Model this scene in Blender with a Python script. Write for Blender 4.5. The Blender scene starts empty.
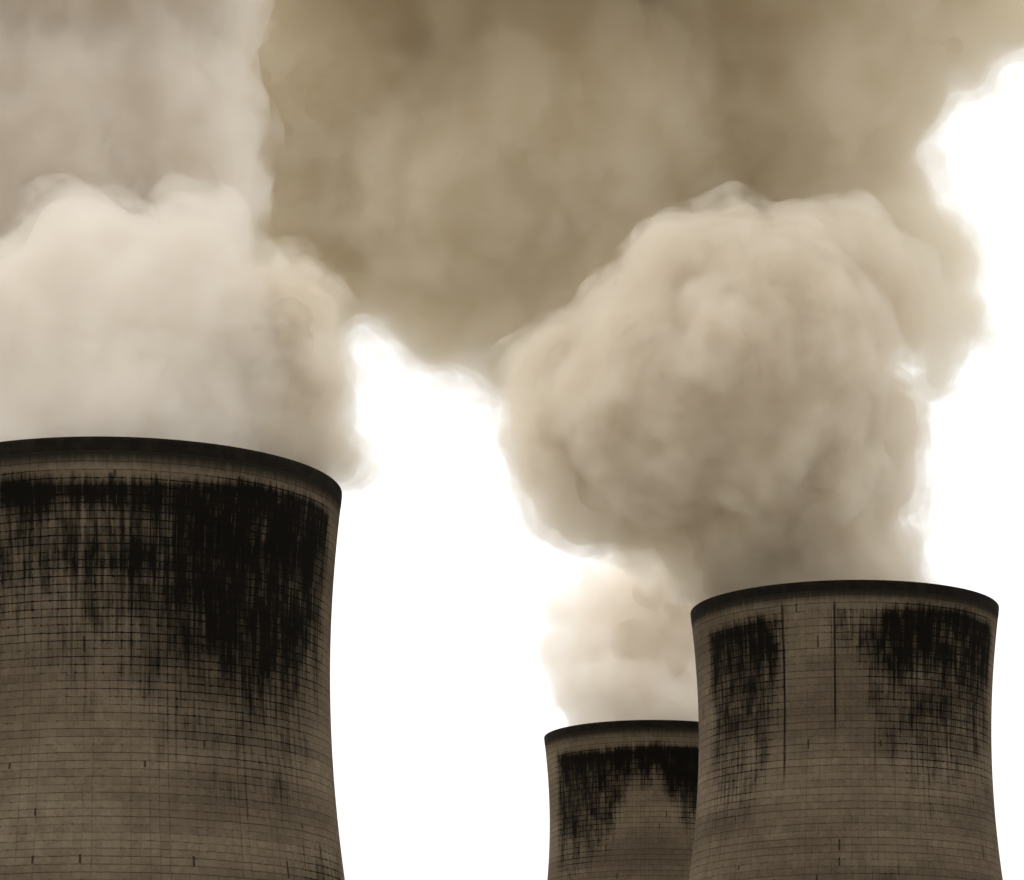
import bpy, math, random
import numpy as np
from mathutils import Vector

sc = bpy.context.scene
COL = sc.collection

# ------------------------------------------------------------------ camera
cam_data = bpy.data.cameras.new('camera')
cam = bpy.data.objects.new('camera', cam_data)
COL.objects.link(cam)
cam.location = (0.0, 0.0, 1.7)
cam.rotation_euler = (math.radians(92.0), 0.0, 0.0)
cam_data.sensor_width = 36.0
cam_data.lens = 36.0 * 3450.0 / 1024.0
cam_data.shift_y = 733.0 / 1024.0
cam_data.clip_start = 0.5
cam_data.clip_end = 30000.0
sc.camera = cam

# ------------------------------------------------------------------ sky, sun, exposure
SUN_EL, SUN_AZ = math.radians(55.0), math.radians(-65.0)     # azimuth from +Y (view direction), minus = left
world = bpy.data.worlds.new('World')
sc.world = world
world.use_nodes = True
wn, wl = world.node_tree.nodes, world.node_tree.links
wn.clear()
w_out = wn.new('ShaderNodeOutputWorld')
w_bg = wn.new('ShaderNodeBackground')
w_sky = wn.new('ShaderNodeTexSky')
w_sky.sky_type = 'NISHITA'
w_sky.sun_disc = False
w_sky.sun_elevation = SUN_EL
w_sky.sun_rotation = SUN_AZ
w_sky.air_density = 1.0
w_sky.dust_density = 6.0
w_hsv = wn.new('ShaderNodeHueSaturation')
w_hsv.inputs['Saturation'].default_value = 0.06            # an overcast sky has next to no blue
wl.new(w_sky.outputs['Color'], w_hsv.inputs['Color'])
w_mix = wn.new('ShaderNodeMix')                              # mostly an even white cloud sheet
w_mix.data_type = 'RGBA'
w_mix.inputs[0].default_value = 0.82
wl.new(w_hsv.outputs['Color'], w_mix.inputs[6])
w_mix.inputs[7].default_value = (3.55, 3.5, 3.4, 1)
wl.new(w_mix.outputs[2], w_bg.inputs['Color'])
w_bg.inputs['Strength'].default_value = 0.15
wl.new(w_bg.outputs['Background'], w_out.inputs['Surface'])

sun_data = bpy.data.lights.new('sun', 'SUN')
sun_data.energy = 0.5
sun_data.angle = math.radians(165.0)
sun_data.color = (1.0, 0.95, 0.87)
sun = bpy.data.objects.new('sun', sun_data)
COL.objects.link(sun)
sun_dir = Vector((math.sin(SUN_AZ) * math.cos(SUN_EL), math.cos(SUN_AZ) * math.cos(SUN_EL), math.sin(SUN_EL)))
sun.rotation_euler = sun_dir.to_track_quat('Z', 'Y').to_euler()
sun.location = (-300, 200, 600)

sc.view_settings.view_transform = 'Standard'
sc.view_settings.look = 'None'
sc.view_settings.exposure = 1.2
sc.view_settings.gamma = 1.0
sc.view_settings.use_curve_mapping = False

cy = sc.cycles
cy.max_bounces = 18
cy.diffuse_bounces = 6
cy.volume_bounces = 14
cy.transparent_max_bounces = 64
cy.use_denoising = True
cy.use_adaptive_sampling = True
cy.adaptive_threshold = 0.015
cy.sample_clamp_indirect = 8.0


# ------------------------------------------------------------------ helpers
def link(name, me, mat=None, parent=None):
    o = bpy.data.objects.new(name, me)
    COL.objects.link(o)
    if me is not None and mat is not None:
        me.materials.append(mat)
    if parent is not None:
        o.parent = parent
    return o


def empty(name, loc, label, cat, group=None):
    o = link(name, None)
    o.location = loc
    tag(o, label, cat, group)
    return o


def tag(o, label, cat, group=None):
    o['label'] = label
    o['category'] = cat
    if group:
        o['group'] = group


def smooth(me):
    me.polygons.foreach_set('use_smooth', np.ones(len(me.polygons), dtype=bool))


class Nodes:
    """Short-hand for building a material's node tree."""
    def __init__(self, name):
        self.mat = bpy.data.materials.new(name)
        self.mat.use_nodes = True
        self.t = self.mat.node_tree
        self.t.nodes.clear()

    def node(self, kind, **inputs):
        n = self.t.nodes.new(kind)
        for k, v in inputs.items():
            self.put(n.inputs[k.replace('_', ' ')], v)
        return n

    def put(self, sock, v):
        if hasattr(v, 'is_output'):
            self.t.links.new(v, sock)
        else:
            sock.default_value = v

    def m(self, op, a, b=0.0, c=0.0, clamp=False):
        n = self.t.nodes.new('ShaderNodeMath')
        n.operation = op
        n.use_clamp = clamp
        for s, v in zip(n.inputs, (a, b, c)):
            self.put(s, v)
        return n.outputs[0]

    def step(self, v, lo, hi, a=0.0, b=1.0):
        n = self.t.nodes.new('ShaderNodeMapRange')
        n.interpolation_type = 'SMOOTHSTEP'
        for s, x in zip(n.inputs, (v, lo, hi, a, b)):
            self.put(s, x)
        return n.outputs[0]

    def vec(self, x, y, z=0.0):
        n = self.t.nodes.new('ShaderNodeCombineXYZ')
        for s, v in zip(n.inputs, (x, y, z)):
            self.put(s, v)
        return n.outputs[0]

    def noise(self, v, scale=1.0, detail=3.0, rough=0.5):
        n = self.t.nodes.new('ShaderNodeTexNoise')
        for k, x in (('Vector', v), ('Scale', scale), ('Detail', detail), ('Roughness', rough)):
            self.put(n.inputs[k], x)
        return n.outputs['Fac']

    def white(self, v):
        n = self.t.nodes.new('ShaderNodeTexWhiteNoise')
        n.noise_dimensions = '3D'
        self.put(n.inputs['Vector'], v)
        return n.outputs['Value']

    def mix(self, f, a, b):
        n = self.t.nodes.new('ShaderNodeMix')
        n.data_type = 'RGBA'
        self.put(n.inputs[0], f)
        self.put(n.inputs[6], a)
        self.put(n.inputs[7], b)
        return n.outputs[2]


# ------------------------------------------------------------------ terrain
def ground_height(x, y):
    """Gently rolling land that climbs away from the viewer."""
    t = np.clip((np.hypot(x, y) - 250.0) / 650.0, 0.0, 1.0)
    t = t * t * (3 - 2 * t)
    return GROUND_NEAR + (GROUND_FAR - GROUND_NEAR) * t


TOWER_H = 115.0
RIM_NEAR, RIM_RIGHT, RIM_FAR = 104.1, 122.4, 135.0
GROUND_NEAR, GROUND_FAR = -2.0, 21.0


def make_ground():
    n = 121
    g = np.linspace(-1, 1, n)
    g = np.sign(g) * (np.abs(g) ** 2.6) * 9000.0
    X, Y = np.meshgrid(g, g, indexing='ij')
    Z = ground_height(X, Y)
    for (tx, ty, tz) in ((-49.7, 437.0, RIM_NEAR - TOWER_H), (58.8, 607.0, RIM_RIGHT - TOWER_H), (32.8, 823.0, RIM_FAR - TOWER_H)):
        d = np.hypot(X - tx, Y - ty)
        w = np.exp(-(d / 95.0) ** 4)
        Z = Z * (1 - w) + tz * w
    v = np.stack([X, Y, Z], -1).reshape(-1, 3)
    i = np.arange(n * n).reshape(n, n)
    f = np.stack([i[:-1, :-1], i[1:, :-1], i[1:, 1:], i[:-1, 1:]], -1).reshape(-1, 4)
    me = bpy.data.meshes.new('ground')
    me.from_pydata(v.tolist(), [], f.tolist())
    smooth(me)
    k = Nodes('dry_grass_and_ash')
    geo = k.node('ShaderNodeNewGeometry')
    a = k.noise(geo.outputs['Position'], 0.03, 5.0, 0.6)
    b = k.noise(geo.outputs['Position'], 0.6, 4.0, 0.6)
    c1 = k.mix(k.step(a, 0.42, 0.58), (0.24, 0.215, 0.17, 1), (0.36, 0.33, 0.285, 1))  # unseen ground, its colour lightened to bounce light under the steam
    c2 = k.mix(k.step(b, 0.35, 0.7), c1, (0.20, 0.18, 0.12, 1))
    p = k.node('ShaderNodeBsdfPrincipled', Base_Color=c2, Roughness=0.95)
    out = k.node('ShaderNodeOutputMaterial', Surface=p.outputs[0])
    o = link('ground', me, k.mat)
    o['kind'] = 'structure'


make_ground()


# ------------------------------------------------------------------ cooling towers
RT_RATIO, ZT_RATIO, C_RATIO = 0.955, 0.84, 2.45       # throat radius, throat depth below the rim, hyperbola scale; in rim radii
N_PANEL = 152                                         # formwork panels round the shell


def shell_radius(R, depth):
    return R * RT_RATIO * np.sqrt(1.0 + ((depth - ZT_RATIO * R) / (C_RATIO * R)) ** 2)


def soft(x, a, b, wa, wb):
    """1 between a and b, fading over wa below a and over wb above b."""
    return np.clip((x - a) / wa + 0.5, 0, 1) * np.clip((b - x) / wb + 0.5, 0, 1)


def stain_and_shade_near(s, d):
    low = np.interp(s, [-1, -0.6, -0.45, -0.1, 0.1, 0.35, 0.6, 0.8, 0.93], [21, 21, 22, 26, 29, 33, 36, 33, 24])
    top = 4.6 + 0.6 * np.cos(4 * s)
    body = soft(d, top, low, 2.4, low * 1.0) * soft(s, -2, 0.945, 1, 0.03)
    heart = soft(d, top, low * 0.85, 2.4, 7.0) * soft(s, 0.1, 0.9, 0.6, 0.06) * 0.55
    bar = soft(d, top, 7.8, 2.4, 2.5) * soft(s, -2, 0.93, 1, 0.03) * 0.7
    side_shade = soft(d, 47, 80, 6, 10) * soft(s, 0.78, 0.97, 0.2, 0.05) * 0.55  # shade low on the right side, painted in with the stain values
    return np.clip(body * 0.78 + heart * 0.72 + bar * 0.7 + side_shade, 0, 1.2)


def stain_right(s, d):
    a_low = np.interp(s, [-0.9, -0.75, -0.5, -0.38], [32, 36, 28, 18])
    a = soft(d, 5.3 - 1.5 * (s + 0.6), a_low, 2.4, a_low * 0.8) * soft(s, -0.885, -0.40, 0.05, 0.1)
    b_low = np.interp(s, [0.0, 0.25, 0.5, 0.9], [14, 25, 33, 28])
    b = soft(d, 4.3 + 0.9 * np.cos(5 * s), b_low, 2.4, b_low * 0.8) * soft(s, 0.12, 0.965, 0.16, 0.03)
    b2 = soft(d, 4.3, 14, 2.2, 6) * soft(s, 0.25, 0.94, 0.1, 0.05) * 0.5
    c = soft(d, 4.8, 12, 1, 9) * soft(s, -0.12, 0.2, 0.1, 0.2) * 0.45
    low = soft(d, 48, 70, 5, 20) * soft(s, 0.05, 0.4, 0.3, 0.2) * 0.35
    return np.clip(0.78 * np.maximum(a, b) + b2 * 0.7 + 0.3 * a * soft(d, 0, 13, 1, 6) + c * (1 - b) + low, 0, 1.3)


def stain_far(s, d):
    low = np.interp(s, [-0.92, -0.7, -0.4, -0.2, 0.1, 0.3, 0.9], [32, 33, 28, 15, 13, 22, 30])
    b = soft(d, 6.0 - 0.5 * np.cos(6 * s), low, 2.6, low * 0.5) * soft(s, -0.9, 0.9, 0.06, 0.06)
    c = soft(d, 6.0, 11, 2.4, 6) * soft(s, -0.86, 0.9, 0.05, 0.06) * 0.45
    e = soft(d, 6.0, 16, 0.9, 6) * soft(s, 0.2, 0.9, 0.15, 0.06) * 0.4
    return np.clip(0.85 * b + c + e, 0, 1.3)


def concrete_material(name, seed, streaks, lift):
    """Weathered board-marked concrete: lift joints, panel joints, soot and drip streaks.
    uv: u runs once round the shell, v is metres below the rim."""
    k = Nodes(name)
    uv = k.node('ShaderNodeUVMap')
    uv.uv_map = 'UVMap'
    sep = k.node('ShaderNodeSeparateXYZ', Vector=uv.outputs[0])
    u, v = sep.outputs[0], sep.outputs[1]
    arc = k.m('MULTIPLY', u, 165.0)                    # about metres round the shell
    at = k.node('ShaderNodeAttribute')
    at.attribute_name = 'soot_and_shade'
    soot_and_shade = at.outputs['Fac']
    P = k.vec(arc, v, seed)

    big = k.noise(k.vec(k.m('MULTIPLY', arc, 0.045), k.m('MULTIPLY', v, 0.06), seed), 1.0, 4.0, 0.55)
    mid = k.noise(k.vec(k.m('MULTIPLY', arc, 0.35), k.m('MULTIPLY', v, 0.16), seed + 3), 1.0, 4.0, 0.6)
    fine = k.noise(P, 2.2, 4.0, 0.65)
    streak = k.noise(k.vec(k.m('MULTIPLY', arc, 1.5), k.m('MULTIPLY', v, 0.055), seed + 7), 1.0, 3.0, 0.6)
    hair = k.noise(k.vec(k.m('MULTIPLY', arc, 3.2), k.m('MULTIPLY', v, 0.16), seed + 11), 1.0, 2.0, 0.6)

    # the joints
    wob = k.m('MULTIPLY', k.m('SUBTRACT', k.noise(P, 0.5, 3.0, 0.6), 0.5), 0.22)
    vl = k.m('DIVIDE', v, lift)       # lift = height of one concrete pour, metres
    vl = k.m('ADD', vl, wob)
    ul = k.m('MULTIPLY', u, float(N_PANEL))
    ul = k.m('ADD', ul, k.m('MULTIPLY', wob, 0.5))
    row, colm = k.m('FLOOR', vl), k.m('FLOOR', ul)
    dv = k.m('ABSOLUTE', k.m('SUBTRACT', k.m('FRACT', vl), 0.5))
    du = k.m('ABSOLUTE', k.m('SUBTRACT', k.m('FRACT', ul), 0.5))
    rowid, colid = k.white(k.vec(k.m('ROUND', vl), 1.7, seed)), k.white(k.vec(4.1, k.m('ROUND', ul), seed))
    hl = k.step(dv, 0.40, 0.49)                        # 1 on the joint
    vlin = k.step(du, 0.42, 0.495)
    brk_h = k.noise(k.vec(k.m('MULTIPLY', arc, 0.75), k.m('ROUND', vl), seed + 1), 1.0, 3.0, 0.7)
    brk_v = k.noise(k.vec(k.m('ROUND', ul), k.m('MULTIPLY', v, 0.5), seed + 2), 1.0, 3.0, 0.7)
    h_s = k.m('MULTIPLY', hl, k.step(k.m('ADD', brk_h, k.m('MULTIPLY', rowid, 0.25)), 0.37, 0.70))
    v_s = k.m('MULTIPLY', vlin, k.step(k.m('ADD', brk_v, k.m('MULTIPLY', colid, 0.25)), 0.50, 0.82))
    joint = k.m('MAXIMUM', h_s, k.m('MULTIPLY', v_s, 0.8))

    spot = k.m('MULTIPLY', k.m('MULTIPLY', k.step(dv, 0.30, 0.48), k.step(du, 0.30, 0.48)),
               k.m('GREATER_THAN', k.white(k.vec(k.m('ROUND', vl), k.m('ROUND', ul), seed + 4)), 0.72))
    joint = k.m('MAXIMUM', joint, k.m('MULTIPLY', spot, 0.9))

    # every panel has its own tone
    pan = k.white(k.vec(row, colm, seed + 5))
    rowtone = k.white(k.vec(row, 9.0, seed + 6))

    base = k.mix(k.step(k.m('ADD', big, k.m('MULTIPLY', k.m('SUBTRACT', k.noise(k.vec(k.m('MULTIPLY', arc, 0.01), k.m('MULTIPLY', v, 0.11), seed + 31), 1.0, 3.0), 0.5), 0.8)), 0.3, 0.72), (0.084, 0.0645, 0.044, 1), (0.142, 0.112, 0.078, 1))
    base = k.mix(k.m('MULTIPLY', k.step(mid, 0.45, 0.75), 0.45), base, (0.076, 0.060, 0.040, 1))
    tone = k.m('ADD', k.m('ADD', 0.80, k.m('MULTIPLY', pan, 0.16)), k.m('MULTIPLY', rowtone, 0.16))
    tone = k.m('MULTIPLY', tone, k.step(fine, 0.2, 0.8, 0.82, 1.12))
    hsv = k.node('ShaderNodeHueSaturation', Value=tone, Color=base)
    base = hsv.outputs[0]
    base = k.mix(k.m('MULTIPLY', joint, 0.8), base, (0.026, 0.020, 0.013, 1))

    # small open joints and spalled spots: short upright ticks
    tu, tv = k.m('MULTIPLY', u, 92.0), k.m('DIVIDE', v, 2.9)
    tid = k.white(k.vec(k.m('FLOOR', tu), k.m('FLOOR', tv), seed + 8))
    tlen = k.white(k.vec(k.m('FLOOR', tu), k.m('FLOOR', tv), seed + 9))
    tx = k.m('ABSOLUTE', k.m('SUBTRACT', k.m('FRACT', tu), 0.5))
    ty = k.m('ABSOLUTE', k.m('SUBTRACT', k.m('FRACT', tv), 0.5))
    tick = k.m('MULTIPLY', k.m('GREATER_THAN', tid, 0.962),
               k.m('MULTIPLY', k.step(tx, 0.10, 0.06), k.m('LESS_THAN', ty, k.m('ADD', 0.08, k.m('MULTIPLY', tlen, 0.3)))))
    base = k.mix(k.m('MULTIPLY', tick, 0.85), base, (0.018, 0.014, 0.010, 1))

    # soot, plus the near tower's side shade: the density painted on the shell, broken up by vertical streaks and by the joints
    x = k.m('ADD', k.m('MULTIPLY', soot_and_shade, 0.92), k.m('MULTIPLY', k.m('SUBTRACT', streak, 0.5), 1.1))
    x = k.m('ADD', x, k.m('MULTIPLY', k.m('SUBTRACT', hair, 0.5), 0.95))
    x = k.m('ADD', x, k.m('MULTIPLY', k.m('SUBTRACT', mid, 0.5), 1.3))
    x = k.m('ADD', x, k.m('MULTIPLY', k.m('MULTIPLY', joint, 0.75), k.step(soot_and_shade, 0.0, 0.5)))
    x = k.m('ADD', x, k.m('MULTIPLY', k.m('SUBTRACT', pan, 0.5), 0.16))
    gate = k.step(soot_and_shade, 0.03, 0.22)
    black = k.m('MULTIPLY', k.step(x, 0.08, 1.08), gate)
    base = k.mix(k.m('MULTIPLY', black, 0.985), base, (0.0042, 0.0037, 0.0029, 1))

    # pale runs washed through the soot
    wash = k.m('MULTIPLY', k.step(hair, 0.66, 0.74), k.step(k.noise(k.vec(k.m('MULTIPLY', arc, 0.9), k.m('MULTIPLY', v, 0.12), seed + 21), 1.0, 2.0), 0.55, 0.66))
    base = k.mix(k.m('MULTIPLY', k.m('MULTIPLY', wash, gate), 0.42), base, (0.14, 0.115, 0.085, 1))

    # single long drips
    for (u0, w, d0, d1, a) in streaks:
        du_ = k.m('ABSOLUTE', k.m('ADD', k.m('SUBTRACT', arc, u0), k.m('MULTIPLY', wob, 0.5)))
        line = k.m('MULTIPLY', k.step(du_, w, w * 0.35), k.m('MULTIPLY', k.step(v, d0, d0 + 2.0), k.step(v, d1, d1 - 8.0)))
        line = k.m('MULTIPLY', line, k.step(hair, 0.25, 0.5, 0.6, 1.0))
        base = k.mix(k.m('MULTIPLY', line, a), base, (0.0042, 0.0037, 0.0029, 1))

    # the dark collar right under the lip
    edge = k.m('ADD', v, k.m('MULTIPLY', k.m('SUBTRACT', streak, 0.5), 1.4))
    base = k.mix(k.step(edge, 3.9, 1.9, 0.0, 0.92), base, (0.010, 0.0085, 0.0065, 1))

    hgt = k.m('SUBTRACT', k.m('MULTIPLY', fine, 0.5), k.m('MULTIPLY', k.m('MAXIMUM', hl, vlin), 0.6))
    bump = k.node('ShaderNodeBump', Strength=0.35, Distance=0.06, Height=hgt)
    p = k.node('ShaderNodeBsdfPrincipled', Base_Color=base, Roughness=0.92, Normal=bump.outputs[0])
    p.inputs['Specular IOR Level'].default_value = 0.015
    k.node('ShaderNodeOutputMaterial', Surface=p.outputs[0])
    return k.mat


def plain_material(name, colour, rough=0.9):
    k = Nodes(name)
    geo = k.node('ShaderNodeNewGeometry')
    n = k.noise(geo.outputs['Position'], 0.7, 4.0, 0.6)
    dark = tuple(c * 0.55 for c in colour) + (1,)
    p = k.node('ShaderNodeBsdfPrincipled', Base_Color=k.mix(k.step(n, 0.35, 0.7), dark, colour + (1,)), Roughness=rough)
    p.inputs['Specular IOR Level'].default_value = 0.05
    k.node('ShaderNodeOutputMaterial', Surface=p.outputs[0])
    return k.mat


MAT_RIM = plain_material('dark_rim_concrete', (0.013, 0.011, 0.0085))  # near-black concrete of the lip
MAT_LINING = plain_material('wet_inner_concrete', (0.10, 0.085, 0.065))
MAT_LEGS = plain_material('column_concrete', (0.26, 0.22, 0.17))


def revolve(name, prof, n):
    """Surface of revolution of (radius, z) points, outward normals for a profile that runs downwards on the outside."""
    prof = np.array(prof)
    th = np.arange(n) / n * 2 * math.pi
    r, z = prof[:, 0:1], prof[:, 1:2]
    v = np.stack([r * np.sin(th), -r * np.cos(th), z + 0 * th], -1).reshape(-1, 3)
    i = np.arange(len(prof) * n).reshape(len(prof), n)
    a, b = i[:-1], i[1:]
    f = np.stack([a, b, np.roll(b, -1, 1), np.roll(a, -1, 1)], -1).reshape(-1, 4)
    me = bpy.data.meshes.new(name)
    me.from_pydata(v.tolist(), [], f.tolist())
    smooth(me)
    return me


def make_tower(loc, R, label, stain, seed, streaks, lift):
    """loc = centre of the rim. The tower's local -Y side faces the viewer."""
    root = empty('cooling_tower', (loc[0], loc[1], loc[2] - TOWER_H), label, 'cooling tower', 'concrete cooling towers')
    yaw = -math.atan2(loc[0], loc[1])
    root.rotation_euler = (0, 0, yaw)
    # outer shell: revolve clockwise so u = 0.5 faces the viewer and the uv seam is behind
    nseg, bottom = 480, TOWER_H - 7.0
    d = np.concatenate([np.arange(0.9, 40, 0.4), np.arange(40, bottom, 1.2), [bottom]])
    r = shell_radius(R, d)
    me = revolve('shell', np.stack([r, TOWER_H - d], -1), nseg)
    th = np.arange(nseg) / nseg * 2 * math.pi
    s = np.sin(th)
    face = np.cos(th) > -0.1
    S_, D_ = np.meshgrid(s, d)
    st = stain(S_, D_) * np.where(face, 1.0, 1.0)[None, :]
    a = me.attributes.new('soot_and_shade', 'FLOAT', 'POINT')
    a.data.foreach_set('value', st.reshape(-1).astype(np.float32))
    uvl = me.uv_layers.new(name='UVMap')
    nl = len(me.loops)
    vi = np.empty(nl, dtype=np.int32)
    me.loops.foreach_get('vertex_index', vi)
    ring, seg = vi // nseg, vi % nseg
    uu = (seg / nseg + 0.5) % 1.0
    uu4 = uu.reshape(-1, 4)
    wrap = (uu4.max(1) - uu4.min(1)) > 0.5
    uu4[wrap] = np.where(uu4[wrap] < 0.5, uu4[wrap] + 1.0, uu4[wrap])
    uvs = np.stack([uu4.reshape(-1), d[ring]], -1).astype(np.float32)
    uvl.data.foreach_set('uv', uvs.reshape(-1))
    link('shell', me, concrete_material('weathered_concrete', seed, streaks, lift), root)
    # inner lining, seen only by the steam and from above
    rin = shell_radius(R, d) - 0.55
    li = revolve('lining', np.stack([rin[::-1], (TOWER_H - d)[::-1]], -1)[::3], 96)
    link('lining', li, MAT_LINING, root)
    # thickened lip at the top
    r0 = float(shell_radius(R, 0.9))
    T = TOWER_H
    prof = [(r0 - 0.56, T - 1.6), (r0 - 0.56, T - 0.10), (r0 - 0.46, T), (r0 + 0.0, T), (r0 + 0.08, T - 0.08),
            (r0 + 0.08, T - 0.45), (r0 + 0.05, T - 0.6), (r0 + 0.02, T - 1.0), (r0 - 0.05, T - 1.6)]
    link('rim', revolve('rim', prof, 240), MAT_RIM, root)
    # raking columns that carry the shell over the air inlet, and the basin kerb under them
    rb, rg = float(shell_radius(R, bottom)) - 0.3, float(shell_radius(R, bottom)) + 2.6
    legs = 40
    first = None
    for q in range(legs):
        for sgn in (-1, 1):
            if first is None:
                th0, th1 = 0.0, math.pi / legs
                A = Vector((rg * math.sin(th0), -rg * math.cos(th0), -0.6))
                B = Vector((rb * math.sin(th1), -rb * math.cos(th1), 7.4))
                ax = (B - A).normalized()
                p1 = ax.cross(Vector((0, 0, 1))).normalized() * 0.38
                p2 = ax.cross(p1).normalized() * 0.38
                vs = []
                for base_, tap in ((A, 1.0), (B, 0.85)):
                    for t in range(8):
                        an = t / 8 * 2 * math.pi
                        vs.append(base_ + (p1 * math.cos(an) + p2 * math.sin(an)) * tap)
                fs = [(t, (t + 1) % 8, 8 + (t + 1) % 8, 8 + t) for t in range(8)] + [tuple(range(7, -1, -1)), tuple(range(8, 16))]
                lm = bpy.data.meshes.new('raking_column')
                lm.from_pydata([tuple(p) for p in vs], [], fs)
                lm.materials.append(MAT_LEGS)
                first = link('raking_column', lm, None, root)
                o = first
            else:
                o = first.copy()
                COL.objects.link(o)
                o.parent = root
            o.rotation_euler = (0, 0, 2 * math.pi * q / legs)
            if sgn < 0:
                o.scale = (-1, 1, 1)
    kerb = revolve('basin_kerb', [(rg + 0.9, 0.6), (rg + 1.3, 0.6), (rg + 1.3, -4.0)], 96)
    link('basin_kerb', kerb, MAT_LEGS, root)
    return root


TOWERS = {
    'near': ((-49.7, 437.0, RIM_NEAR), 27.75),
    'right': ((58.8, 607.0, RIM_RIGHT), 26.95),
    'far': ((32.8, 823.0, RIM_FAR), 24.9),
}
make_tower(*TOWERS['near'], 'nearest and largest concrete cooling tower with one broad black soot stain', stain_and_shade_near, 3.0,
           [(82.5 - 6.0, 0.22, 4, 34, 0.5), (82.5 + 3.0, 0.2, 5, 30, 0.4)], 0.97)
make_tower(*TOWERS['right'], 'concrete cooling tower with two separate soot patches and two thin black drips', stain_right, 17.0,
           [(82.5 - 10.6, 0.30, 2.5, 37, 0.92), (82.5 - 1.6, 0.27, 2.5, 29, 0.92), (82.5 + 5.2, 0.2, 24, 36, 0.6)], 1.25)
make_tower(*TOWERS['far'], 'farthest and smallest cooling tower, partly hidden behind the one with two thin black drips', stain_far, 29.0, [], 1.25)


# ------------------------------------------------------------------ steam
LOBES_NEAR = [  # x, y, z, radius in metres
    (-50.0, 437.0, 106.8, 24.3), (-61.6, 437.0, 111.9, 17.9), (-39.9, 437.0, 114.5, 16.6), (-32.6, 434.0, 112.4, 12.0),
    (-29.6, 437.0, 110.6, 6.4), (-76.9, 437.0, 110.6, 16.6), (-49.6, 433.0, 119.8, 17.7), (-60.5, 429.0, 119.4, 12.5),
    (-40.6, 431.0, 123.1, 13.2), (-35.8, 437.0, 122.2, 10.2), (-52.7, 427.0, 130.2, 8.5), (-40.3, 427.0, 131.4, 7.3),
    (-60.9, 425.0, 122.9, 7.5), (-84.6, 437.0, 122.2, 16.6), (-46.3, 425.0, 126.4, 7.5), (-73.6, 455.0, 152.7, 22.7),
    (-60.3, 455.0, 155.4, 20.0), (-48.1, 453.0, 156.8, 15.3), (-43.0, 449.0, 146.8, 9.2), (-57.3, 457.0, 175.1, 21.5),
    (-76.8, 457.0, 183.3, 25.5), (-49.7, 455.0, 182.5, 17.4), (-63.4, 457.0, 196.9, 24.2), (-54.9, 422.0, 199.6, 23.6),  # last lobe: unseen, added overhead to shade the front of this plume
]
LOBES_SHADED_SIDE = [  # x, y, z, radius in metres
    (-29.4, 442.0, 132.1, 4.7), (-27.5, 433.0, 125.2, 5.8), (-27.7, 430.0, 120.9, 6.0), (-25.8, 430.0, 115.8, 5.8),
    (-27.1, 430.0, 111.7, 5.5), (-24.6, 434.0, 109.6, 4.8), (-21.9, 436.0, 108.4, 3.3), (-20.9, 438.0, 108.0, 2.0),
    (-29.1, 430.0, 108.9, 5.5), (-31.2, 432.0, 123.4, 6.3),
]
LOBES_BANK = [  # x, y, z, radius in metres
    (-37.4, 700.0, 248.6, 30.8), (-41.4, 700.0, 229.9, 20.5), (-37.3, 700.0, 217.5, 14.3), (-43.4, 700.0, 203.0, 11.9),
    (-45.6, 700.0, 254.8, 30.8), (-55.8, 700.0, 242.4, 26.7), (-68.2, 700.0, 254.8, 30.8), (-51.7, 700.0, 219.6, 20.5),
    (-12.7, 700.0, 227.8, 30.8), (-16.8, 700.0, 205.1, 12.7), (-6.6, 700.0, 199.9, 10.6), (-20.1, 700.0, 205.1, 7.8),
    (-16.4, 700.0, 195.8, 6.6), (-4.5, 700.0, 192.7, 4.9), (-11.7, 700.0, 191.6, 4.5), (-30.1, 700.0, 213.8, 5.3),
    (9.9, 700.0, 244.4, 36.9), (39.7, 720.0, 255.6, 40.1), (18.3, 710.0, 218.5, 29.1), (1.6, 700.0, 198.9, 14.3),
    (63.2, 700.0, 252.7, 26.7), (75.6, 700.0, 256.9, 16.0), (84.8, 700.0, 259.0, 10.3), (91.0, 700.0, 257.9, 10.7),
    (100.2, 700.0, 264.2, 9.4), (110.5, 700.0, 267.3, 10.3), (66.1, 705.0, 237.8, 12.4), (79.9, 700.0, 218.5, 9.8),
    (85.7, 700.0, 212.3, 11.3), (89.3, 700.0, 200.9, 9.0), (89.7, 700.0, 194.3, 6.8), (88.6, 700.0, 189.8, 4.5),
    (67.0, 720.0, 221.5, 25.3), (53.0, 730.0, 235.4, 32.1), (-2.5, 700.0, 288.1, 45.2), (51.0, 700.0, 292.3, 45.3),
    (79.8, 700.0, 284.0, 22.6), (-43.6, 700.0, 284.0, 35.0), (101.7, 710.0, 272.4, 6.3), (98.3, 700.0, 277.7, 14.4),
    (-2.3, 640.0, 290.3, 33.9), (35.4, 640.0, 292.2, 35.8), (32.6, 590.0, 273.0, 34.7), (14.2, 550.0, 257.9, 32.4),  # lobes well in front of the bank: unseen, added overhead to shade the steam
    (43.4, 550.0, 257.9, 30.8), (71.4, 660.0, 293.4, 25.2), (-33.7, 630.0, 282.0, 31.5), (40.7, 740.0, 210.1, 26.0),
    (19.0, 740.0, 199.2, 17.3),
]
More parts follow.
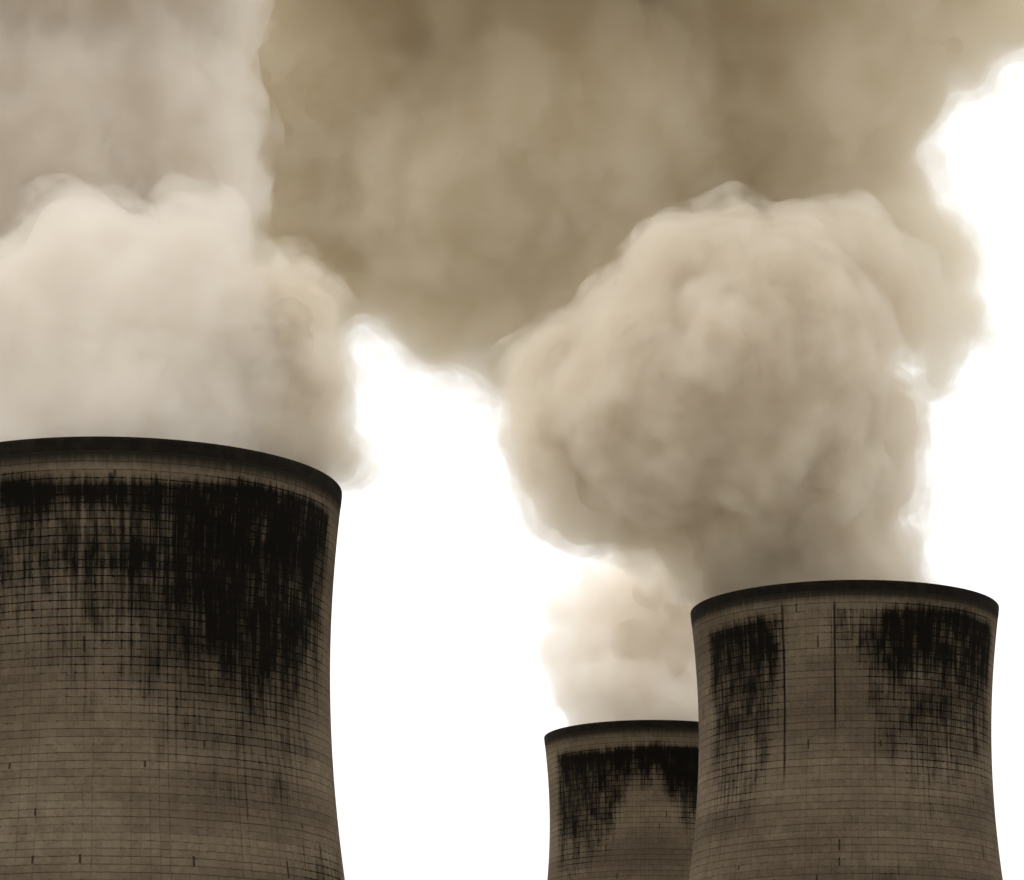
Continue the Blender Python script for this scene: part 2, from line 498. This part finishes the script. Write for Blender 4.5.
LOBES_RIGHT = [  # x, y, z, radius in metres
    (51.0, 607.0, 126.2, 18.6), (45.7, 607.0, 128.9, 15.1), (36.8, 607.0, 126.2, 8.9), (59.9, 607.0, 128.0, 10.6),
    (53.7, 607.0, 135.1, 16.8), (63.4, 607.0, 134.2, 8.5), (67.0, 607.0, 131.6, 4.3), (67.9, 607.0, 136.0, 3.9),
    (43.6, 602.0, 141.1, 19.3), (24.3, 603.0, 145.8, 12.7), (15.5, 604.0, 144.2, 9.7), (8.5, 605.0, 142.2, 6.4),
    (12.9, 607.0, 137.8, 5.0), (22.7, 607.0, 136.9, 3.9), (12.4, 604.0, 154.0, 13.6), (6.7, 607.0, 160.1, 8.9),
    (3.5, 607.0, 164.1, 5.7), (2.8, 607.0, 155.7, 5.7), (11.2, 607.0, 165.5, 10.6), (29.2, 595.0, 157.0, 22.6),
    (42.9, 592.0, 159.7, 24.2), (58.3, 599.0, 152.8, 14.0), (63.1, 603.0, 144.9, 9.7), (64.9, 603.0, 155.5, 8.5),
    (69.7, 607.0, 153.0, 4.3), (68.8, 607.0, 142.3, 4.6), (20.1, 607.0, 174.5, 10.3), (26.1, 603.0, 176.9, 8.8),
    (38.1, 597.0, 180.1, 10.8), (40.6, 595.0, 185.1, 6.6), (50.1, 595.0, 176.3, 13.6), (57.3, 597.0, 180.4, 9.6),
    (65.7, 602.0, 178.4, 7.9), (69.4, 604.0, 173.6, 7.1), (72.4, 607.0, 170.0, 4.8), (74.2, 607.0, 168.2, 3.2),
    (32.8, 597.0, 169.9, 19.2), (33.3, 607.0, 131.6, 7.1), (49.1, 583.0, 162.5, 10.2), (31.9, 581.0, 149.9, 10.2),
    (22.0, 587.0, 158.4, 8.6), (60.1, 591.0, 162.9, 8.6), (42.2, 583.0, 145.3, 11.9), (52.8, 587.0, 141.1, 8.6),
]
LOBES_FAR = [  # x, y, z, radius in metres
    (34.3, 823.0, 134.3, 21.6), (30.7, 823.0, 144.0, 16.8), (21.1, 823.0, 142.7, 8.6), (16.3, 823.0, 146.4, 7.9),
    (15.8, 823.0, 156.0, 8.4), (14.9, 823.0, 164.5, 6.7), (23.5, 823.0, 168.1, 9.1), (21.1, 823.0, 174.1, 5.3),
    (28.3, 823.0, 158.4, 14.4), (37.9, 823.0, 156.0, 16.8), (33.1, 823.0, 170.5, 13.2), (45.1, 823.0, 168.1, 19.2),
    (30.7, 823.0, 177.8, 8.6), (41.7, 803.0, 178.2, 14.1), (17.3, 823.0, 136.7, 6.7),
]


def lattice(shape, cell, origin, h, rng):
    """Smooth value noise in -1..1 on a grid of the given shape; cell = size of a noise cell in metres."""
    n = [int(math.ceil(s * h / cell)) + 4 for s in shape]
    L = rng.uniform(-1, 1, n)
    out = L
    for ax in range(3):
        p = np.arange(shape[ax]) * h / cell + 1.0
        i = np.floor(p).astype(int)
        t = p - i
        t = t * t * t * (t * (6 * t - 15) + 10)
        sh = [1, 1, 1]
        sh[ax] = -1
        t = t.reshape(sh)
        out = np.take(out, i, ax) * (1 - t) + np.take(out, i + 1, ax) * t
    return out


def surface_net(val, h, org):
    """Closed surface where val crosses zero (inside < 0), outward faces."""
    ins = val < 0
    nx, ny, nz = val.shape
    cs = (nx - 1, ny - 1, nz - 1)
    acc = np.zeros(cs + (3,), dtype=np.float32)
    cnt = np.zeros(cs, dtype=np.float32)
    corners = [(a, b, c) for a in (0, 1) for b in (0, 1) for c in (0, 1)]

    def cut(o):
        return tuple(slice(a, a + n) for a, n in zip(o, cs))
    for o in corners:
        for ax in range(3):
            if o[ax]:
                continue
            o2 = list(o)
            o2[ax] = 1
            va, vb = val[cut(o)], val[cut(o2)]
            m = ins[cut(o)] != ins[cut(o2)]
            t = np.where(m, va / np.where(m, va - vb, 1.0), 0.0)
            for c in range(3):
                acc[..., c] += np.where(m, (t if c == ax else float(o[c])), 0.0)
            cnt += m
    act = cnt > 0
    idx = np.full(cs, -1, dtype=np.int64)
    idx[act] = np.arange(int(act.sum()))
    cell = np.argwhere(act)
    verts = (cell + acc[act] / cnt[act][:, None]) * h + np.array(org)
    faces = []
    for ax in range(3):
        b, c = (ax + 1) % 3, (ax + 2) % 3
        lo = [slice(1, -1)] * 3
        hi = [slice(1, -1)] * 3
        lo[ax], hi[ax] = slice(0, -1), slice(1, None)
        A, B = ins[tuple(lo)], ins[tuple(hi)]
        for flip, mask in ((False, A & ~B), (True, ~A & B)):
            e = np.argwhere(mask)
            e = e + np.array([0 if q == ax else 1 for q in range(3)])
            q = []
            for (ob, oc) in ((-1, -1), (0, -1), (0, 0), (-1, 0)):
                w = e.copy()
                w[:, b] += ob
                w[:, c] += oc
                q.append(idx[w[:, 0], w[:, 1], w[:, 2]])
            q = np.stack(q, -1)
            faces.append(q[:, ::-1] if flip else q)
    return verts, np.concatenate(faces)


def largest_piece(v, q):
    """Keeps only the biggest connected piece of a quad mesh."""
    lab = np.arange(len(v))
    while True:
        low = lab[q].min(1)
        new = lab.copy()
        for c in range(4):
            np.minimum.at(new, q[:, c], low)
        new = new[new]
        if np.array_equal(new, lab):
            break
        lab = new
    ids, n = np.unique(lab, return_counts=True)
    keep = lab == ids[n.argmax()]
    back = np.cumsum(keep) - 1
    return v[keep], back[q[keep[q[:, 0]]]]


def steam_field(lobes, h, seed, children, rough, mouth=None, blend=2.2, margin=9.0):
    """Signed distance of a heap of lobes with smaller billows budding from them."""
    rng = np.random.default_rng(seed)
    L = np.array(lobes)
    buds = []
    for (x, y, z, r) in L:
        for _ in range(children):
            d = rng.normal(size=3)
            d /= np.linalg.norm(d)
            q = r * rng.uniform(0.22, 0.42)
            p = np.array([x, y, z]) + d * (r - q * rng.uniform(0.35, 0.75))
            buds.append((*p, q))
            for _k in range(3):
                e = rng.normal(size=3)
                e /= np.linalg.norm(e)
                if e @ d < 0:
                    e = -e
                g = q * rng.uniform(0.3, 0.5)
                buds.append((*(p + e * (q - g * 0.55)), g))
    allb = np.concatenate([L, np.array(buds)]) if buds else L
    lo = (allb[:, :3] - allb[:, 3:4]).min(0) - margin
    hi = (allb[:, :3] + allb[:, 3:4]).max(0) + margin
    shape = tuple(np.ceil((hi - lo) / h).astype(int) + 1)
    ax = [lo[i] + np.arange(shape[i]) * h for i in range(3)]
    f = np.full(shape, 30.0, dtype=np.float32)
    for (x, y, z, r) in allb:
        pad = r + margin + 2
        sl, co = [], []
        for i, c in enumerate((x, y, z)):
            a = max(0, int((c - pad - lo[i]) / h))
            b = min(shape[i], int((c + pad - lo[i]) / h) + 2)
            sl.append(slice(a, b))
            co.append(ax[i][a:b] - c)
        dd = np.sqrt(co[0][:, None, None] ** 2 + co[1][None, :, None] ** 2 + co[2][None, None, :] ** 2) - r
        cur = f[tuple(sl)]
        kk = min(blend, 0.25 * r)
        e = np.clip(0.5 + 0.5 * (cur - dd) / kk, 0, 1)
        f[tuple(sl)] = cur * (1 - e) + dd * e - kk * e * (1 - e)
    for cell, amp in rough:
        f = f + (amp * lattice(shape, cell, lo, h, rng)).astype(np.float32)
    clip = None
    if mouth is not None:
        (cx, cyy, zr), R = mouth
        rr = np.hypot(ax[0][:, None] - cx, ax[1][None, :] - cyy)[:, :, None]
        zz = ax[2][None, None, :]
        room = R - 1.2 + np.maximum(0.0, zz - zr - 0.2) * 2.2
        clip = np.maximum(rr - room, (zr - 14.0) - zz)
    return f, clip, lo, shape, rng


def steam_mesh(name, field, clip, h, lo, offset, warp=None):
    g = field - offset
    if warp is not None:
        g = g + warp
    if clip is not None:
        g = np.maximum(g, clip)
    g[0, :, :] = g[-1, :, :] = g[:, 0, :] = g[:, -1, :] = 5.0
    g[:, :, 0] = g[:, :, -1] = 5.0
    v, q = surface_net(g, h, lo)
    v, q = largest_piece(v, q)
    me = bpy.data.meshes.new(name)
    me.vertices.add(len(v))
    me.vertices.foreach_set('co', v.astype(np.float32).reshape(-1))
    me.loops.add(q.size)
    me.loops.foreach_set('vertex_index', q.astype(np.int32).reshape(-1))
    me.polygons.add(len(q))
    me.polygons.foreach_set('loop_start', (np.arange(len(q)) * 4).astype(np.int32))
    me.update(calc_edges=True)
    me.validate()
    smooth(me)
    return me


def vapour_material(name, colour, density, torn, g=0.1):
    k = Nodes(name)
    if torn:                                           # torn wisps: the density comes in shreds of a few metres
        geo = k.node('ShaderNodeTexCoord')
        n = k.noise(geo.outputs['Object'], 1.0 / torn, 4.0, 0.62)
        density = k.step(n, 0.40, 0.70, 0.0, density)
        k.mat.cycles.volume_step_rate = 0.35
    p = k.node('ShaderNodeVolumePrincipled')
    p.inputs['Color'].default_value = colour + (1,)
    k.put(p.inputs['Density'], density)
    p.inputs['Anisotropy'].default_value = g
    k.node('ShaderNodeOutputMaterial', Volume=p.outputs[0])
    return k.mat


def core_material(name, colour):
    k = Nodes(name)
    d = k.node('ShaderNodeBsdfDiffuse', Color=colour + (1,))
    t = k.node('ShaderNodeBsdfTranslucent', Color=colour + (1,))
    mx = k.node('ShaderNodeMixShader')
    mx.inputs[0].default_value = 0.25
    k.t.links.new(d.outputs[0], mx.inputs[1])
    k.t.links.new(t.outputs[0], mx.inputs[2])
    k.node('ShaderNodeOutputMaterial', Surface=mx.outputs[0])
    return k.mat


def make_steam(name, lobes, base, label, cat, h, seed, children, rough, layers, core_offset, core_colour, mouth=None, group=None, blend=2.2):
    root = empty(name, base, label, cat, group)
    f, clip, lo, shape, rng = steam_field(lobes, h, seed, children, rough, mouth, blend)
    lo = lo - np.array(base)
    me = steam_mesh('dense_core', f, clip, h, lo, core_offset)
    link('dense_core', me, core_material('dense_steam', core_colour), root)
    for (part, off, cell, amp, colour, density, torn) in layers:
        w = (amp * (lattice(shape, cell, lo, h, rng) + 0.5 * lattice(shape, cell * 0.45, lo, h, rng))).astype(np.float32)
        me = steam_mesh(part, f, clip, h, lo, off, w)
        link(part, me, vapour_material('thin_steam', colour, density, torn), root)
    return root


WARM = (0.958, 0.932, 0.893)
PALE = (0.950, 0.924, 0.885)
TAN = (0.922, 0.881, 0.808)
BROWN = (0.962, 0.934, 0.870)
SHADED_TAN = (0.905, 0.855, 0.765)  # browner steam added as the near plume's dark side: shade put into colour
make_steam('steam_plume', LOBES_NEAR, TOWERS['near'][0],
           'pale steam billowing from the largest tower and filling the sky above it', 'steam',
           0.9, 5, 3, [(20, 2.0), (9, 1.1), (4, 0.6), (2.2, 0.35)],
           [('billow', -1.6, 7, 0.9, WARM, 0.14, 0), ('veil', 0.2, 8, 1.2, WARM, 0.07, 0), ('wisp', 1.8, 9, 1.5, WARM, 0.13, 7.0)],
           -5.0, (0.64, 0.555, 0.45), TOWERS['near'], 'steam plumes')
make_steam('steam_shaded_side', LOBES_SHADED_SIDE, (-25.0, 430.0, 115.0),
           'browner ragged steam added as the shaded side of the pale plume of the largest tower', 'steam',
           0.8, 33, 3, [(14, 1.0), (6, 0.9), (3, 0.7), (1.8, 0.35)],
           [('billow', -1.0, 6, 0.8, SHADED_TAN, 0.14, 0), ('veil', 0.2, 6, 1.1, SHADED_TAN, 0.07, 0), ('wisp', 1.5, 7, 1.4, SHADED_TAN, 0.14, 5.0)],
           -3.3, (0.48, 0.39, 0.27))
make_steam('steam_plume', LOBES_RIGHT, TOWERS['right'][0],
           'thick lumpy steam rising from the tower with two thin black drips and leaning aside', 'steam',
           1.0, 8, 2, [(20, 2.2), (10, 1.3), (5, 0.7), (2.4, 0.38)],
           [('billow', -1.8, 8, 1.0, TAN, 0.13, 0), ('veil', 0.2, 9, 1.3, TAN, 0.07, 0), ('wisp', 2.0, 9, 1.5, TAN, 0.15, 7.0)],
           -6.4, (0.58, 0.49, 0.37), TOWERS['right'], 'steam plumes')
make_steam('steam_plume', LOBES_FAR, TOWERS['far'][0],
           'thin pale steam rising from the farthest and smallest cooling tower', 'steam',
           1.2, 12, 5, [(16, 2.2), (8, 1.0), (4, 0.6)],
           [('billow', -1.0, 10, 1.4, PALE, 0.13, 0), ('wisp', 1.6, 11, 1.8, PALE, 0.12, 8.0)],
           -10.5, (0.80, 0.72, 0.61), TOWERS['far'], 'steam plumes')
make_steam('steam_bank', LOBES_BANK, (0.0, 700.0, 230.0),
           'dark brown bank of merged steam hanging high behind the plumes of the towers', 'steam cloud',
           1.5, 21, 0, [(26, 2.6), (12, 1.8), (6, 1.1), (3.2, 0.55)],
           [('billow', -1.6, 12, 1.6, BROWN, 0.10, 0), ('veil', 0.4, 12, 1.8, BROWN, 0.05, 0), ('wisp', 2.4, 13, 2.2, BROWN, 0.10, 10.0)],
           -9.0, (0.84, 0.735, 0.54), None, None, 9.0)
